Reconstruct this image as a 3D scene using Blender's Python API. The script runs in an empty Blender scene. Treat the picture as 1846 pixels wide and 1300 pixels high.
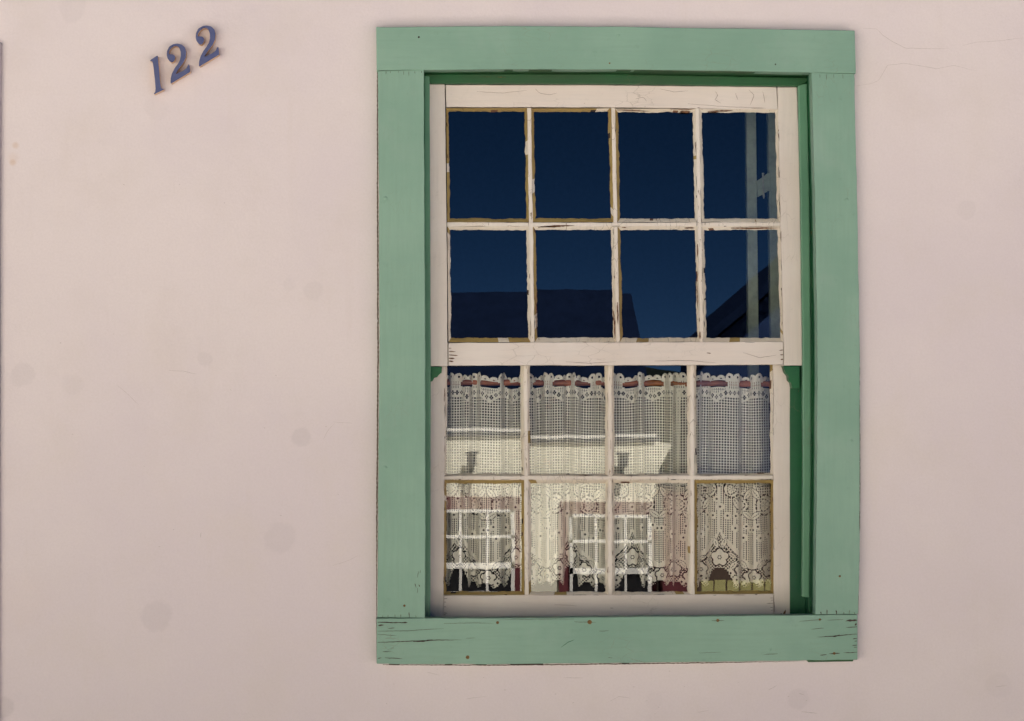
import bpy, bmesh, math, random
import numpy as np
from mathutils import Vector, Matrix, Euler
random.seed(7); rng = np.random.default_rng(7)
S = bpy.context.scene; C = S.collection

# ------------------------------------------------------------------ camera
W, H, F = 1846.0, 1300.0, 4000.0          # photograph size and focal length, in its pixels
D = 5.6                                    # metres from the lens to the wall
FX, FY = 726.0, 730.0                      # where the wall's normal meets the picture
yaw = math.atan((W/2-FX)/F); pitch = math.atan((FY-H/2)/F); roll = -0.0011
cam = bpy.data.objects.new('camera', bpy.data.cameras.new('camera')); C.objects.link(cam)
cam.data.sensor_width = 36; cam.data.lens = 36*F/W
cam.data.clip_start = 0.05; cam.data.clip_end = 2000
Rm = Matrix.Rotation(-yaw, 3, 'Z') @ Matrix.Rotation(math.pi/2+pitch, 3, 'X') @ Matrix.Rotation(roll, 3, 'Z')
cam.matrix_world = Matrix.Translation((0, -D, 0)) @ Rm.to_4x4()
S.camera = cam
def P(px, py, y=0.0):                      # point of the plane at depth y that shows at pixel px, py
    d = Rm @ Vector((px-W/2, -(py-H/2), -F))
    t = (y+D)/d.y
    return Vector((d.x*t, y, d.z*t))
MPP = D/F

# ------------------------------------------------------------------ world, sun, exposure
SUN_EL, SUN_AZ = 54.0, 18.0                # the sun stands behind our house
w = bpy.data.worlds.new("World"); S.world = w; w.use_nodes = True
nt = w.node_tree; bg = nt.nodes['Background']
sky = nt.nodes.new('ShaderNodeTexSky'); sky.sky_type = 'NISHITA'; sky.sun_disc = False
sky.sun_elevation = math.radians(SUN_EL); sky.sun_rotation = math.radians(SUN_AZ)
sky.altitude = 3000; sky.air_density = 0.2; sky.dust_density = 0.0; sky.ozone_density = 2.6
hs = nt.nodes.new('ShaderNodeHueSaturation'); hs.inputs['Saturation'].default_value = 1.2; hs.inputs['Value'].default_value = .74
nt.links.new(sky.outputs[0], hs.inputs['Color']); nt.links.new(hs.outputs[0], bg.inputs[0]); bg.inputs[1].default_value = 0.05
sl = bpy.data.lights.new('sun', 'SUN'); sl.energy = 5.0; sl.angle = math.radians(0.5); sl.color = (1, .952, .945)
so = bpy.data.objects.new('sun', sl); C.objects.link(so)
el, az = math.radians(SUN_EL), math.radians(SUN_AZ)
sdir = Vector((math.sin(az)*math.cos(el), math.cos(az)*math.cos(el), math.sin(el)))
so.rotation_euler = sdir.to_track_quat('Z', 'Y').to_euler()
S.view_settings.view_transform = 'Standard'; S.view_settings.look = 'None'
S.view_settings.exposure = 2.04; S.view_settings.gamma = 1
S.cycles.max_bounces = 8; S.cycles.transparent_max_bounces = 16

# ------------------------------------------------------------------ materials
def newmat(name):
    m = bpy.data.materials.new(name); m.use_nodes = True
    t = m.node_tree; b = t.nodes['Principled BSDF']
    return m, t, b
def N(t, kind, **kw):
    n = t.nodes.new(kind)
    for k, v in kw.items():
        if k in n.inputs: n.inputs[k].default_value = v
        else: setattr(n, k, v)
    return n
def mixc(t, fac, a, b, mode='MIX'):
    n = t.nodes.new('ShaderNodeMix'); n.data_type = 'RGBA'; n.blend_type = mode
    for i, v in ((0, fac), (6, a), (7, b)):
        if isinstance(v, bpy.types.NodeSocket): t.links.new(v, n.inputs[i])
        elif i == 0: n.inputs[0].default_value = v
        else: n.inputs[i].default_value = (*v, 1)
    return n.outputs[2]
def ramp(t, sock, a, b, lo=0.0, hi=1.0):
    n = t.nodes.new('ShaderNodeMapRange'); n.inputs[1].default_value = a; n.inputs[2].default_value = b
    n.inputs[3].default_value = lo; n.inputs[4].default_value = hi; n.interpolation_type = 'SMOOTHSTEP'
    t.links.new(sock, n.inputs[0]); return n.outputs[0]
def mth(t, op, a, b=None):
    n = t.nodes.new('ShaderNodeMath'); n.operation = op
    for i, v in enumerate((a, b)):
        if v is None: continue
        if isinstance(v, bpy.types.NodeSocket): t.links.new(v, n.inputs[i])
        else: n.inputs[i].default_value = v
    return n.outputs[0]
def coords(t, scale=(1, 1, 1), rot=(0, 0, 0)):
    tc = t.nodes.new('ShaderNodeTexCoord'); mp = t.nodes.new('ShaderNodeMapping')
    mp.inputs['Scale'].default_value = scale; mp.inputs['Rotation'].default_value = rot
    t.links.new(tc.outputs['Object'], mp.inputs[0]); return mp.outputs[0]
def noise(t, vec, scale, detail=4, rough=.55, dist=0.0):
    n = t.nodes.new('ShaderNodeTexNoise'); t.links.new(vec, n.inputs['Vector'])
    n.inputs['Scale'].default_value = scale; n.inputs['Detail'].default_value = detail
    n.inputs['Roughness'].default_value = rough; n.inputs['Distortion'].default_value = dist
    return n.outputs[0]
def bump(t, b, h, strength, dist):
    n = t.nodes.new('ShaderNodeBump'); n.inputs['Strength'].default_value = strength; n.inputs['Distance'].default_value = dist
    t.links.new(h, n.inputs['Height']); t.links.new(n.outputs[0], b.inputs['Normal'])

def paint(name, base, var, horiz, crack=0.0, chip=0.0, wood=(.16, .09, .05), rough=.55, grain=1.0):
    """brush-painted wood: patchy tone, brush streaks, hairline cracks, flaked spots"""
    m, t, b = newmat(name)
    st = (1, 1, 14) if horiz else (14, 1, 1)
    v0 = coords(t); vs = coords(t, st); vc = coords(t, (1, 1, 2.6) if horiz else (2.6, 1, 1))
    big = noise(t, v0, 3.2, 5, .6); streak = noise(t, vs, 9, 5, .6); fine = noise(t, v0, 160, 3, .6)
    col = mixc(t, ramp(t, big, .3, .7), base, var)
    col = mixc(t, ramp(t, streak, .35, .75, 0, .35), col, tuple(c*.8 for c in base))
    gr = sum(base)/3
    col = mixc(t, ramp(t, noise(t, v0, 5.5, 6, .65), .5, .72, 0, .28), col, tuple(c*.72+gr*.36 for c in base))
    dirt = noise(t, v0, 38, 6, .7)
    col = mixc(t, ramp(t, dirt, .58, .8, 0, .3), col, tuple(c*.55 for c in base))
    hgt = mth(t, 'ADD', mth(t, 'MULTIPLY', streak, .5*grain), mth(t, 'MULTIPLY', fine, .12))
    if crack > 0:
        vo = t.nodes.new('ShaderNodeTexVoronoi'); vo.feature = 'DISTANCE_TO_EDGE'
        dn = N(t, 'ShaderNodeTexNoise', Scale=18.0, Detail=4.0); t.links.new(vc, dn.inputs['Vector'])
        dv = mixc(t, .035, vc, dn.outputs['Color'], 'ADD'); t.links.new(dv, vo.inputs['Vector'])
        vo.inputs['Scale'].default_value = 20
        line = ramp(t, vo.outputs['Distance'], .0, .022, 1, 0)
        msk = ramp(t, noise(t, v0, 7, 3), .52, .66)
        cr = mth(t, 'MULTIPLY', mth(t, 'MULTIPLY', line, msk), crack)
        col = mixc(t, cr, col, (.22, .17, .12)); hgt = mth(t, 'SUBTRACT', hgt, mth(t, 'MULTIPLY', cr, .8))
    if chip > 0:
        cn = noise(t, coords(t, (1, 1, 6) if horiz else (6, 1, 1)), 26, 6, .68, .4)
        cm = ramp(t, cn, .74-chip*.1, .755-chip*.1)
        col = mixc(t, cm, col, wood); hgt = mth(t, 'SUBTRACT', hgt, mth(t, 'MULTIPLY', cm, 1.2))
    t.links.new(col, b.inputs['Base Color']); b.inputs['Roughness'].default_value = rough
    b.inputs['Specular IOR Level'].default_value = .35
    bump(t, b, hgt, .5, .0012)
    return m
M_SPLIT = None
def plain(name, col, rough=.7, metal=0.0, nz=.25, scale=40, spec=.5):
    m, t, b = newmat(name); b.inputs['Specular IOR Level'].default_value = spec; v = coords(t)
    c = mixc(t, ramp(t, noise(t, v, scale, 5, .65), .35, .7), col, tuple(x*(1-nz) for x in col))
    t.links.new(c, b.inputs['Base Color']); b.inputs['Roughness'].default_value = rough; b.inputs['Metallic'].default_value = metal
    bump(t, b, noise(t, v, scale*3, 4), .35, .001)
    return m

GREEN = (.265, .43, .322); GREEN2 = (.215, .37, .275)
M = {}
M['green_h'] = paint('green paint on level boards', GREEN, GREEN2, True, .35, 0, rough=.5)
M['green_v'] = paint('green paint on upright boards', GREEN, GREEN2, False, .25, 0, rough=.5)
M['jamb'] = paint('jamb green with shade in its colour', (.010, .14, .042), (.010, .09, .04), False, .4, .6, (.10, .08, .03), .45)  # same paint as the casing; recess shade put into these darker greens
M['jamb_h'] = paint('head green with shade in its colour', (.012, .125, .038), (.028, .08, .03), True, .4, .7, (.14, .10, .03), .45)
M['bead'] = paint('stop bead green with shade in its colour', (.145, .33, .20), (.11, .27, .16), False, .3, .5, (.12, .10, .04), .4)
CREAM = (.79, .715, .645); CREAM2 = (.74, .65, .57)
M['cream_h'] = paint('cream paint on rails', CREAM, CREAM2, True, .42, .25, rough=.5)
M['cream_v'] = paint('cream paint on stiles', CREAM, CREAM2, False, .3, .2, rough=.5)
M['cream_bar'] = paint('cream paint on glazing bars', (.80, .735, .65), (.72, .63, .52), False, .9, 1.1, (.26, .18, .10), rough=.5)
M['putty_cream'] = paint('cream painted putty', (.78, .71, .60), (.70, .60, .46), False, .8, .9, (.3, .2, .1), rough=.6)
M['putty_ochre'] = paint('ochre putty', (.40, .29, .10), (.30, .20, .07), False, .8, .8, (.17, .10, .04), rough=.7)
M['bare'] = plain('bare weathered wood', (.20, .095, .045), .85, nz=.6, scale=90)
M['split'] = plain('split weathered timber', (.075, .05, .04), .9, nz=.5, scale=120)
M['gap'] = plain('dark wood gap', (.03, .017, .012), .9)
M['rust'] = plain('rusted nail', (.22, .12, .035), .8, nz=.5, scale=200)
M['rod'] = plain('brown varnished wood', (.42, .14, .05), .4, nz=.5, scale=30)
M['shutter'] = plain('grey green shutter paint', (.36, .44, .36), .5)
M['metal'] = plain('dull latch metal', (.42, .44, .40), .45, .3)
M['digit_face'] = plain('slate blue enamel', (.062, .078, .205), .35, nz=.2, scale=25)
M['digit_side'] = plain('brass edge', (.68, .44, .26), .5, nz=.2, scale=60)
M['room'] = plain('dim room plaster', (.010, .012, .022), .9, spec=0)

def wall_material():
    m, t, b = newmat('pale pink limewashed plaster'); v = coords(t)
    big = noise(t, v, .9, 4, .6); mid = noise(t, v, 4.5, 5, .6); fine = noise(t, v, 60, 5, .6)
    c = mixc(t, ramp(t, big, .38, .62), (.80, .715, .692), (.755, .668, .668))
    c = mixc(t, ramp(t, mid, .45, .75, 0, .5), c, (.735, .65, .605))
    c = mixc(t, ramp(t, fine, .62, .8, 0, .18), c, (.6, .5, .45))
    c = mixc(t, ramp(t, noise(t, v, 170, 4, .7), .35, .68, 0, .16), c, (.62, .54, .50))
    c = mixc(t, ramp(t, noise(t, coords(t, (9, 1, 1.1)), 2.2, 5, .6), .55, .8, 0, .22), c, (.70, .61, .55))
    sep = t.nodes.new('ShaderNodeSeparateXYZ'); t.links.new(v, sep.inputs[0])
    wob = noise(t, v, 14, 4, .6)
    spots = [(543, 787, 18, .2), (566, 525, 19, .10), (283, 1113, 31, .16), (40, 678, 24, .12), (1440, 1262, 22, .15),
             (130, 695, 22, .07), (1742, 378, 20, .10), (505, 970, 30, .12), (368, 648, 14, .12), (5, 1275, 22, .22),
             (285, 195, 24, .08), (130, 18, 26, .12), (1800, 1235, 26, .08), (520, 512, 14, .07), (1180, 1262, 18, .06)]
    for (x, y, r, a) in spots:
        p = P(x, y); r *= MPP; a *= .7
        cv = N(t, 'ShaderNodeVectorMath', operation='DISTANCE'); t.links.new(v, cv.inputs[0]); cv.inputs[1].default_value = p
        d = mth(t, 'ADD', cv.outputs['Value'], mth(t, 'MULTIPLY', mth(t, 'SUBTRACT', wob, .5), r*1.3))
        c = mixc(t, ramp(t, d, r*.72, r*1.05, a, 0), c, (.33, .29, .29))
    for (x, y, r, a) in [(28, 262, 7, .35), (23, 293, 7, .4), (24, 285, 12, .15), (45, 1080, 60, .05)]:
        p = P(x, y); r *= MPP
        cv = N(t, 'ShaderNodeVectorMath', operation='DISTANCE'); t.links.new(v, cv.inputs[0]); cv.inputs[1].default_value = p
        c = mixc(t, ramp(t, cv.outputs['Value'], r*.3, r*1.2, a, 0), c, (.62, .42, .27))
    t.links.new(c, b.inputs['Base Color']); b.inputs['Roughness'].default_value = .85
    b.inputs['Specular IOR Level'].default_value = .2
    h = mth(t, 'ADD', mth(t, 'MULTIPLY', noise(t, v, 2.3, 3, .5), 4.0), mth(t, 'MULTIPLY', noise(t, v, 11, 4, .55), .8))
    h = mth(t, 'ADD', h, mth(t, 'MULTIPLY', noise(t, v, 150, 4, .65), .11))
    bump(t, b, h, .6, .006)
    return m
M['wall'] = wall_material()

def glass_material():
    m = bpy.data.materials.new('old window glass'); m.use_nodes = True; t = m.node_tree
    t.nodes.remove(t.nodes['Principled BSDF']); out = t.nodes['Material Output']
    tr = N(t, 'ShaderNodeBsdfTransparent', Color=(.985, .99, .985, 1)); gl = N(t, 'ShaderNodeBsdfGlossy', Roughness=0.0, Color=(1, 1, .97, 1))
    fr = N(t, 'ShaderNodeFresnel', IOR=1.82); mx = t.nodes.new('ShaderNodeMixShader')
    v = coords(t); bp = N(t, 'ShaderNodeBump', Strength=.06, Distance=.0006)
    t.links.new(noise(t, v, 7, 2, .5), bp.inputs['Height']); t.links.new(bp.outputs[0], gl.inputs['Normal'])
    t.links.new(fr.outputs[0], mx.inputs[0]); t.links.new(tr.outputs[0], mx.inputs[1]); t.links.new(gl.outputs[0], mx.inputs[2])
    t.links.new(mx.outputs[0], out.inputs[0]); return m
M['glass'] = glass_material()
def lace_material():
    m, t, b = newmat('ivory crochet cotton'); v = coords(t)
    c = mixc(t, ramp(t, noise(t, v, 6, 4), .4, .7), (.96, .94, .85), (.94, .90, .79))
    c = mixc(t, ramp(t, noise(t, v, 22, 4), .6, .75, 0, .35), c, (.74, .52, .40))
    t.links.new(c, b.inputs['Base Color']); b.inputs['Roughness'].default_value = .95
    b.inputs['Specular IOR Level'].default_value = .1
    bump(t, b, noise(t, v, 420, 2), .6, .0008)
    tl = t.nodes.new('ShaderNodeBsdfTranslucent'); t.links.new(c, tl.inputs[0])
    mx = N(t, 'ShaderNodeMixShader', Fac=.02)
    t.links.new(b.outputs[0], mx.inputs[1]); t.links.new(tl.outputs[0], mx.inputs[2]); t.links.new(mx.outputs[0], t.nodes['Material Output'].inputs[0])
    return m
M['lace'] = lace_material()
M['asphalt'] = plain('sunlit worn street', (.38, .355, .33), .9, scale=6)
M['pave'] = plain('concrete pavement', (.44, .415, .385), .9, scale=8)
M['white_wall'] = plain('cream limewash', (.88, .845, .66), .8, nz=.06, scale=3)
M['fill_pink_wall'] = plain('rose limewash of the added house', (.80, .68, .66), .85, nz=.06, scale=3)
M['maroon'] = plain('maroon paint', (.15, .03, .035), .8, scale=4)
M['white_trim'] = plain('white gloss paint', (.88, .86, .78), .4, nz=.05)
M['dark_glass'] = plain('unlit window glass', (.01, .01, .012), .1, nz=.2)
M['slate'] = plain('slate roof', (.009, .017, .045), 1.0, scale=5, spec=0)
M['ridge'] = plain('roof flashing', (.02, .025, .05), .9, spec=0)
M['blue_wall'] = plain('deep blue limewash', (.03, .055, .135), .95, nz=.3, scale=2, spec=0)
M['fence'] = plain('olive yellow fence paint', (.50, .46, .18), .7, nz=.2, scale=4)

# ------------------------------------------------------------------ mesh helpers
def mk(name, verts, faces, mats, parent=None, mi=None, bev=0.0, smooth=False):
    me = bpy.data.meshes.new(name); me.from_pydata([tuple(v) for v in verts], [], faces)
    for m in (mats if isinstance(mats, list) else [mats]): me.materials.append(m)
    if mi: me.polygons.foreach_set('material_index', mi)
    bm = bmesh.new(); bm.from_mesh(me); bmesh.ops.recalc_face_normals(bm, faces=bm.faces); bm.to_mesh(me); bm.free()
    if smooth: me.polygons.foreach_set('use_smooth', [True]*len(me.polygons))
    o = bpy.data.objects.new(name, me); C.objects.link(o)
    if parent: o.parent = parent
    if bev > 0:
        b = o.modifiers.new('bevel', 'BEVEL'); b.width = bev; b.segments = 2; b.limit_method = 'ANGLE'; b.angle_limit = math.radians(50)
    return o
def thing(name, label, cat, group=None, loc=(0, 0, 0)):
    o = bpy.data.objects.new(name, None); C.objects.link(o); o['label'] = label; o['category'] = cat
    if group: o['group'] = group
    return o
def tag(o, label, cat, group=None):
    o['label'] = label; o['category'] = cat
    if group: o['group'] = group
    return o
def struct(o): o['kind'] = 'structure'; return o
def lerp_poly(pts, n):                      # even resampling of a polyline by arc length
    pts = [Vector((p[0], p[1], 0)) for p in pts]
    L = [0]
    for a, b in zip(pts, pts[1:]): L.append(L[-1]+(b-a).length)
    out = []
    for i in range(n+1):
        s = L[-1]*i/n
        k = max(j for j in range(len(pts)-1) if L[j] <= s+1e-9)
        f = (s-L[k])/max(L[k+1]-L[k], 1e-9)
        out.append(pts[k].lerp(pts[k+1], f))
    return out
def wob(n, amp, smooth=3):
    a = rng.normal(0, 1, n+1+2*smooth)
    a = np.convolve(a, np.ones(smooth)/smooth, 'same')[smooth:n+1+smooth]
    return a*amp
def board(name, A, B, yf, yb, mat, parent, jit=.35, bev=.0015, step=9, ydist=.0004):
    """a timber between two picture-traced edges A and B, yf..yb deep"""
    La = sum(math.dist(p, q) for p, q in zip(A, A[1:])); n = max(2, int(La/step))
    a, b = lerp_poly(A, n), lerp_poly(B, n); vertical = abs(A[-1][1]-A[0][1]) > abs(A[-1][0]-A[0][0])
    wa, wb, wd = wob(n, jit), wob(n, jit), wob(n, ydist, 5)
    V, Fc = [], []
    for i in range(n+1):
        d = (1, 0) if vertical else (0, 1)
        pa = (a[i].x+d[0]*wa[i], a[i].y+d[1]*wa[i]); pb = (b[i].x+d[0]*wb[i], b[i].y+d[1]*wb[i])
        fa, fb = P(*pa, yf), P(*pb, yf)
        fa.y += wd[i]; fb.y += wd[i]*.6
        V += [fa, fb, Vector((fb.x, yb, fb.z)), Vector((fa.x, yb, fa.z))]
    for i in range(n):
        o, q = 4*i, 4*i+4
        for k in range(4): Fc.append((o+k, o+(k+1) % 4, q+(k+1) % 4, q+k))
    Fc += [(3, 2, 1, 0), (4*n, 4*n+1, 4*n+2, 4*n+3)]
    return mk(name, V, Fc, mat, parent, bev=bev)
def hboard(name, x0, x1, tops, bots, *a, **k):
    return board(name, tops, bots, *a, **k)
def boxw(V, Fc, x0, x1, y0, y1, z0, z1):
    o = len(V)
    V += [(x0, y0, z0), (x1, y0, z0), (x1, y1, z0), (x0, y1, z0), (x0, y0, z1), (x1, y0, z1), (x1, y1, z1), (x0, y1, z1)]
    Fc += [tuple(o+i for i in f) for f in ((0, 3, 2, 1), (4, 5, 6, 7), (0, 1, 5, 4), (1, 2, 6, 5), (2, 3, 7, 6), (3, 0, 4, 7))]
def ribbon(V, Fc, pts, wid, y):
    """thin split in the paint, width wid (pixels) tapering to its ends"""
    n = max(3, int(sum(math.dist(p, q) for p, q in zip(pts, pts[1:]))/4))
    c = lerp_poly(pts, n); wv = wob(n, .45, 2); o = len(V)
    for i in range(n+1):
        f = i/n; t = (c[min(i+1, n)]-c[max(i-1, 0)]).normalized(); nn = Vector((-t.y, t.x, 0))
        ww = .8*wid*(min(1, 4*(1-f))*min(1, .45+2*f))*(.55+.45*abs(math.sin(i*1.7+pts[0][1])))/2+.08
        off = nn*wv[i]*.6
        V += [P(*(c[i]+off+nn*ww)[:2], y), P(*(c[i]+off-nn*ww)[:2], y)]
    for i in range(n): Fc.append((o+2*i, o+2*i+1, o+2*i+3, o+2*i+2))
def splits(name, lst, y, mat, parent):
    V, Fc = [], []
    for pts, wd in lst: ribbon(V, Fc, pts, wd, y)
    return mk(name, V, Fc, mat, parent)
def nail(px, py, r, yf, mat, parent):
    c = P(px, py, yf); R = r*MPP; V, Fc = [], []
    prof = [(0, -.0012), (.55, -.0012), (.9, -.0006), (1.0, .0008)]; n = 14
    V.append((c.x, yf-.0014, c.z))
    for (rr, dy) in prof[1:]:
        for k in range(n):
            a = 2*math.pi*k/n; V.append((c.x+math.cos(a)*rr*R*random.uniform(.88, 1.1), yf+dy, c.z+math.sin(a)*rr*R*random.uniform(.85, 1.05)))
    for k in range(n): Fc.append((0, 1+k, 1+(k+1) % n))
    for j in range(len(prof)-2):
        for k in range(n): a, b = 1+j*n+k, 1+j*n+(k+1) % n; Fc.append((a, b, b+n, a+n))
    return mk('nail_head', V, Fc, mat, parent)

# ------------------------------------------------------------------ our wall (with the opening for the window)
def wall():
    o0, o1 = P(757, 1124), P(1484, 117); X0, X1, Z0, Z1 = -7, 9, -1.7, 1.75; T = .30
    xs, zs = [X0, o0.x, o1.x, X1], [Z0, o0.z, o1.z, Z1]; V, Fc = [], []
    for y in (0, T):
        for z in zs:
            for x in xs: V.append((x, y, z))
    for j in range(3):
        for i in range(3):
            if i == 1 and j == 1: continue
            a = j*4+i; Fc += [(a, a+1, a+5, a+4), (16+a, 16+a+4, 16+a+5, 16+a+1)]
    for a, b in ((5, 6), (6, 10), (10, 9), (9, 5), (0, 3), (3, 15), (15, 12), (12, 0)): Fc.append((a, b, b+16, a+16))
    me = bpy.data.meshes.new('house_wall'); me.from_pydata(V, [], Fc); me.materials.append(M['wall'])
    o = bpy.data.objects.new('house_wall', me); C.objects.link(o)
    tag(o, 'pale pink plastered house wall around the green framed window', 'wall')
    # hairline plaster cracks
    Vc, Fk = [], []
    rib = lambda pts, w_: ribbon(Vc, Fk, pts, w_, -.0006)
    for pts, wd in [([(1556, 51), (1580, 52), (1592, 64), (1610, 76), (1632, 87), (1690, 88), (1712, 87)], .8), ([(1735, 82), (1760, 76), (1800, 74), (1846, 68)], .5),
                    ([(1544, 155), (1570, 151), (1584, 145), (1600, 118), (1630, 114), (1690, 124), (1720, 118), (1760, 128)], .6),
                    ([(305, 668), (330, 669), (354, 675)], .6), ([(583, 792), (590, 778), (603, 763)], .4), ([(601, 761), (635, 763)], .4),
                    ([(212, 695), (232, 712), (250, 730)], .45), ([(363, 960), (361, 970)], 1.0), ([(600, 1020), (630, 1010), (645, 1002)], .4),
                    ([(1016, 1222), (1052, 1222)], .6), ([(1100, 1264), (1115, 1256), (1137, 1259)], .7), ([(1445, 1283), (1474, 1286)], 1.0),
                    ([(1440, 1250), (1450, 1253)], .9), ([(1386, 1244), (1400, 1236)], .7), ([(1258, 1284), (1278, 1281)], .7),
                    ([(770, 1212), (792, 1217)], .5), ([(840, 1260), (880, 1255)], .4), ([(1795, 1238), (1815, 1236)], .8)]: rib(pts, wd)
    for k in range(34):
        x, y = rng.uniform(680, 1540), rng.uniform(1204, 1292)
        if rng.random() < .5: x, y = rng.uniform(20, 660), rng.uniform(300, 1290)
        rib([(x, y), (x+rng.uniform(1, 4), y+rng.uniform(-1, 2))], rng.uniform(.7, 1.5))
    cr = mk('plaster_crack', Vc, Fk, plain('grey crack shade', (.60, .52, .48), .9), o)
    Vd, Fd = [], []  # dark ribbons painting the casing's contact shadow along its joint with the wall
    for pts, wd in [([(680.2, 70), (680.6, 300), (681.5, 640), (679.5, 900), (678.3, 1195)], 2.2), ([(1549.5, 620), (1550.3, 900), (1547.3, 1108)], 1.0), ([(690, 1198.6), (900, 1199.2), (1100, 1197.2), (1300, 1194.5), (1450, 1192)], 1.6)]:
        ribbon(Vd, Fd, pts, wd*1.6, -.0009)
    mk('contact_shadow_line', Vd, Fd, plain('contact shadow tone in the joint', (.17, .12, .09), .95), o)
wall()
# neighbouring door frame that just enters the left border
dfx = P(2.4, 400).x
V, Fc = [], []; boxw(V, Fc, dfx-.12, dfx, -.012, -.001, -1.7, P(2, 77).z)
tag(mk('door_frame', V, Fc, plain('grey lilac painted frame', (.42, .37, .38), .6), bev=.002),
    'thin grey lilac frame edge cut off by the left border of the wall', 'door frame')

# ------------------------------------------------------------------ house number
def digit(polys, label):
    r = thing('house_number', label, 'house number', 'digits of the house number')
    outer = [P(240+x/7.22, 20+y/7.22, -.025) for x, y in polys]; n = len(outer)
    def solid(name, pts, y0, y1, mat, bev):
        bm = bmesh.new(); a = [bm.verts.new((p.x, y0, p.z)) for p in pts]; b = [bm.verts.new((p.x, y1, p.z)) for p in pts]
        bm.faces.new(a); bm.faces.new(b[::-1])
        for i in range(len(pts)): bm.faces.new((a[i], a[(i+1) % len(pts)], b[(i+1) % len(pts)], b[i]))
        bmesh.ops.recalc_face_normals(bm, faces=bm.faces)
        me = bpy.data.meshes.new(name); bm.to_mesh(me); bm.free(); me.materials.append(mat)
        o = bpy.data.objects.new(name, me); C.objects.link(o); o.parent = r; return o
    solid('digit_face', outer, -.025, -.0220, M['digit_face'], 0)
    solid('digit_body', outer, -.0220, -.001, M['digit_side'], 0)
def smoothpoly(p, it=2):
    for _ in range(it):
        q = []
        for a, b in zip(p, p[1:]+p[:1]):
            L = math.dist(a, b); f = min(.25, 6/L) if L > 0 else .25
            q += [(a[0]+(b[0]-a[0])*f, a[1]+(b[1]-a[1])*f), (b[0]-(b[0]-a[0])*f, b[1]-(b[1]-a[1])*f)]
        p = q
    return p
one = [(218, 648), (232, 632), (318, 577), (326, 640), (338, 780), (350, 920), (360, 985), (378, 1015), (398, 1014), (400, 1022), (272, 1082), (270, 1072), (288, 1052), (292, 1010), (282, 880), (266, 740), (254, 668), (242, 652)]
two = [(437, 575), (442, 520), (470, 462), (520, 432), (575, 422), (635, 436), (675, 475), (691, 530), (686, 600), (655, 668), (605, 735), (570, 785), (550, 822),
       (600, 802), (655, 775), (695, 742), (710, 708), (726, 688), (736, 720), (746, 788), (490, 945), (486, 925), (490, 870), (505, 815), (540, 745), (580, 690),
       (608, 640), (620, 590), (618, 530), (600, 478), (572, 454), (535, 455), (498, 478), (470, 520), (462, 560), (485, 562), (522, 564), (545, 588), (546, 622), (528, 655), (502, 668), (472, 650), (448, 615)]
two_b = [(812+(x-437)*1.02-(y-422)*.02+4, 187+(y-422)*1.025) for x, y in two]
digit(smoothpoly(one), 'slate blue digit 1 with brass edge, lowest of the house number')
digit(smoothpoly(two), 'slate blue digit 2 with brass edge, middle of the house number')
digit(smoothpoly(two_b), 'slate blue digit 2 with brass edge, highest of the house number')

# ------------------------------------------------------------------ the window
win = thing('sash_window', 'green framed double hung window with sixteen panes and peeling cream sashes', 'window')
CF = -.030                                   # front of the casing boards
left_out = [(681, 128), (683, 350), (684, 620), (681, 1000), (680, 1113)]
left_in = [(764, 126), (765, 350), (766.5, 620), (767, 1000), (766, 1114)]
right_in = [(1463, 131), (1469, 350), (1474, 640), (1473, 850), (1470, 1108)]
right_out = [(1540, 133), (1545, 350), (1550, 620), (1550, 1000), (1547, 1107)]
head_top = [(678, 49), (900, 47), (1110, 48), (1300, 51), (1541, 55)]
head_bot = [(679, 127), (900, 124.6), (1110, 125), (1300, 127.5), (1543, 132.5)]
sill_top = [(679, 1114.6), (850, 1115), (1100, 1112.6), (1300, 1110.6), (1546, 1108)]
sill_bot = [(679, 1197), (900, 1197.5), (1100, 1195.5), (1300, 1193), (1546, 1189)]
head = board('head_casing', head_top, head_bot, CF-.003, .01, M['green_h'], win)
lc = board('side_casing', left_out, left_in, CF, .01, M['green_v'], win)
rc = board('side_casing', right_in, right_out, CF, .01, M['green_v'], win)
sb = board('sill_board', sill_top, sill_bot, CF-.002, .01, M['green_h'], win, jit=.5)
for (x, y, r, ow, rust) in [(755, 67, 2.2, head, 0), (1115, 64, 3.4, head, 0), (1099, 114, 1.8, head, 1), (1398, 116, 1.6, head, 0), (695, 357, 4, lc, 0), (695, 843, 4, lc, 0), (729, 1092, 2.6, lc, 1),
                            (1527, 360, 3.6, rc, 0), (1535, 795, 3.8, rc, 0), (1514, 1039, 2.4, rc, 1), (897, 1122.5, 3.4, sb, 1), (1063, 1121.5, 5, sb, 1), (843, 1185, 4.2, sb, 1),
                            (1294, 1118.5, 3.6, sb, 1), (1390, 1172, 3.4, sb, 0), (1504, 1178, 3.2, sb, 1), (1478, 1117, 2.6, sb, 1)]:
    yf = {'head_casing': CF-.0035, 'sill_board': CF-.0025}.get(ow.name.split('.')[0], CF-.0005)
    nail(x, y, r*.85, yf, M['rust'] if rust else (M['green_v'] if r > 3 else M['gap']), ow)
YS = CF-.0031
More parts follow.
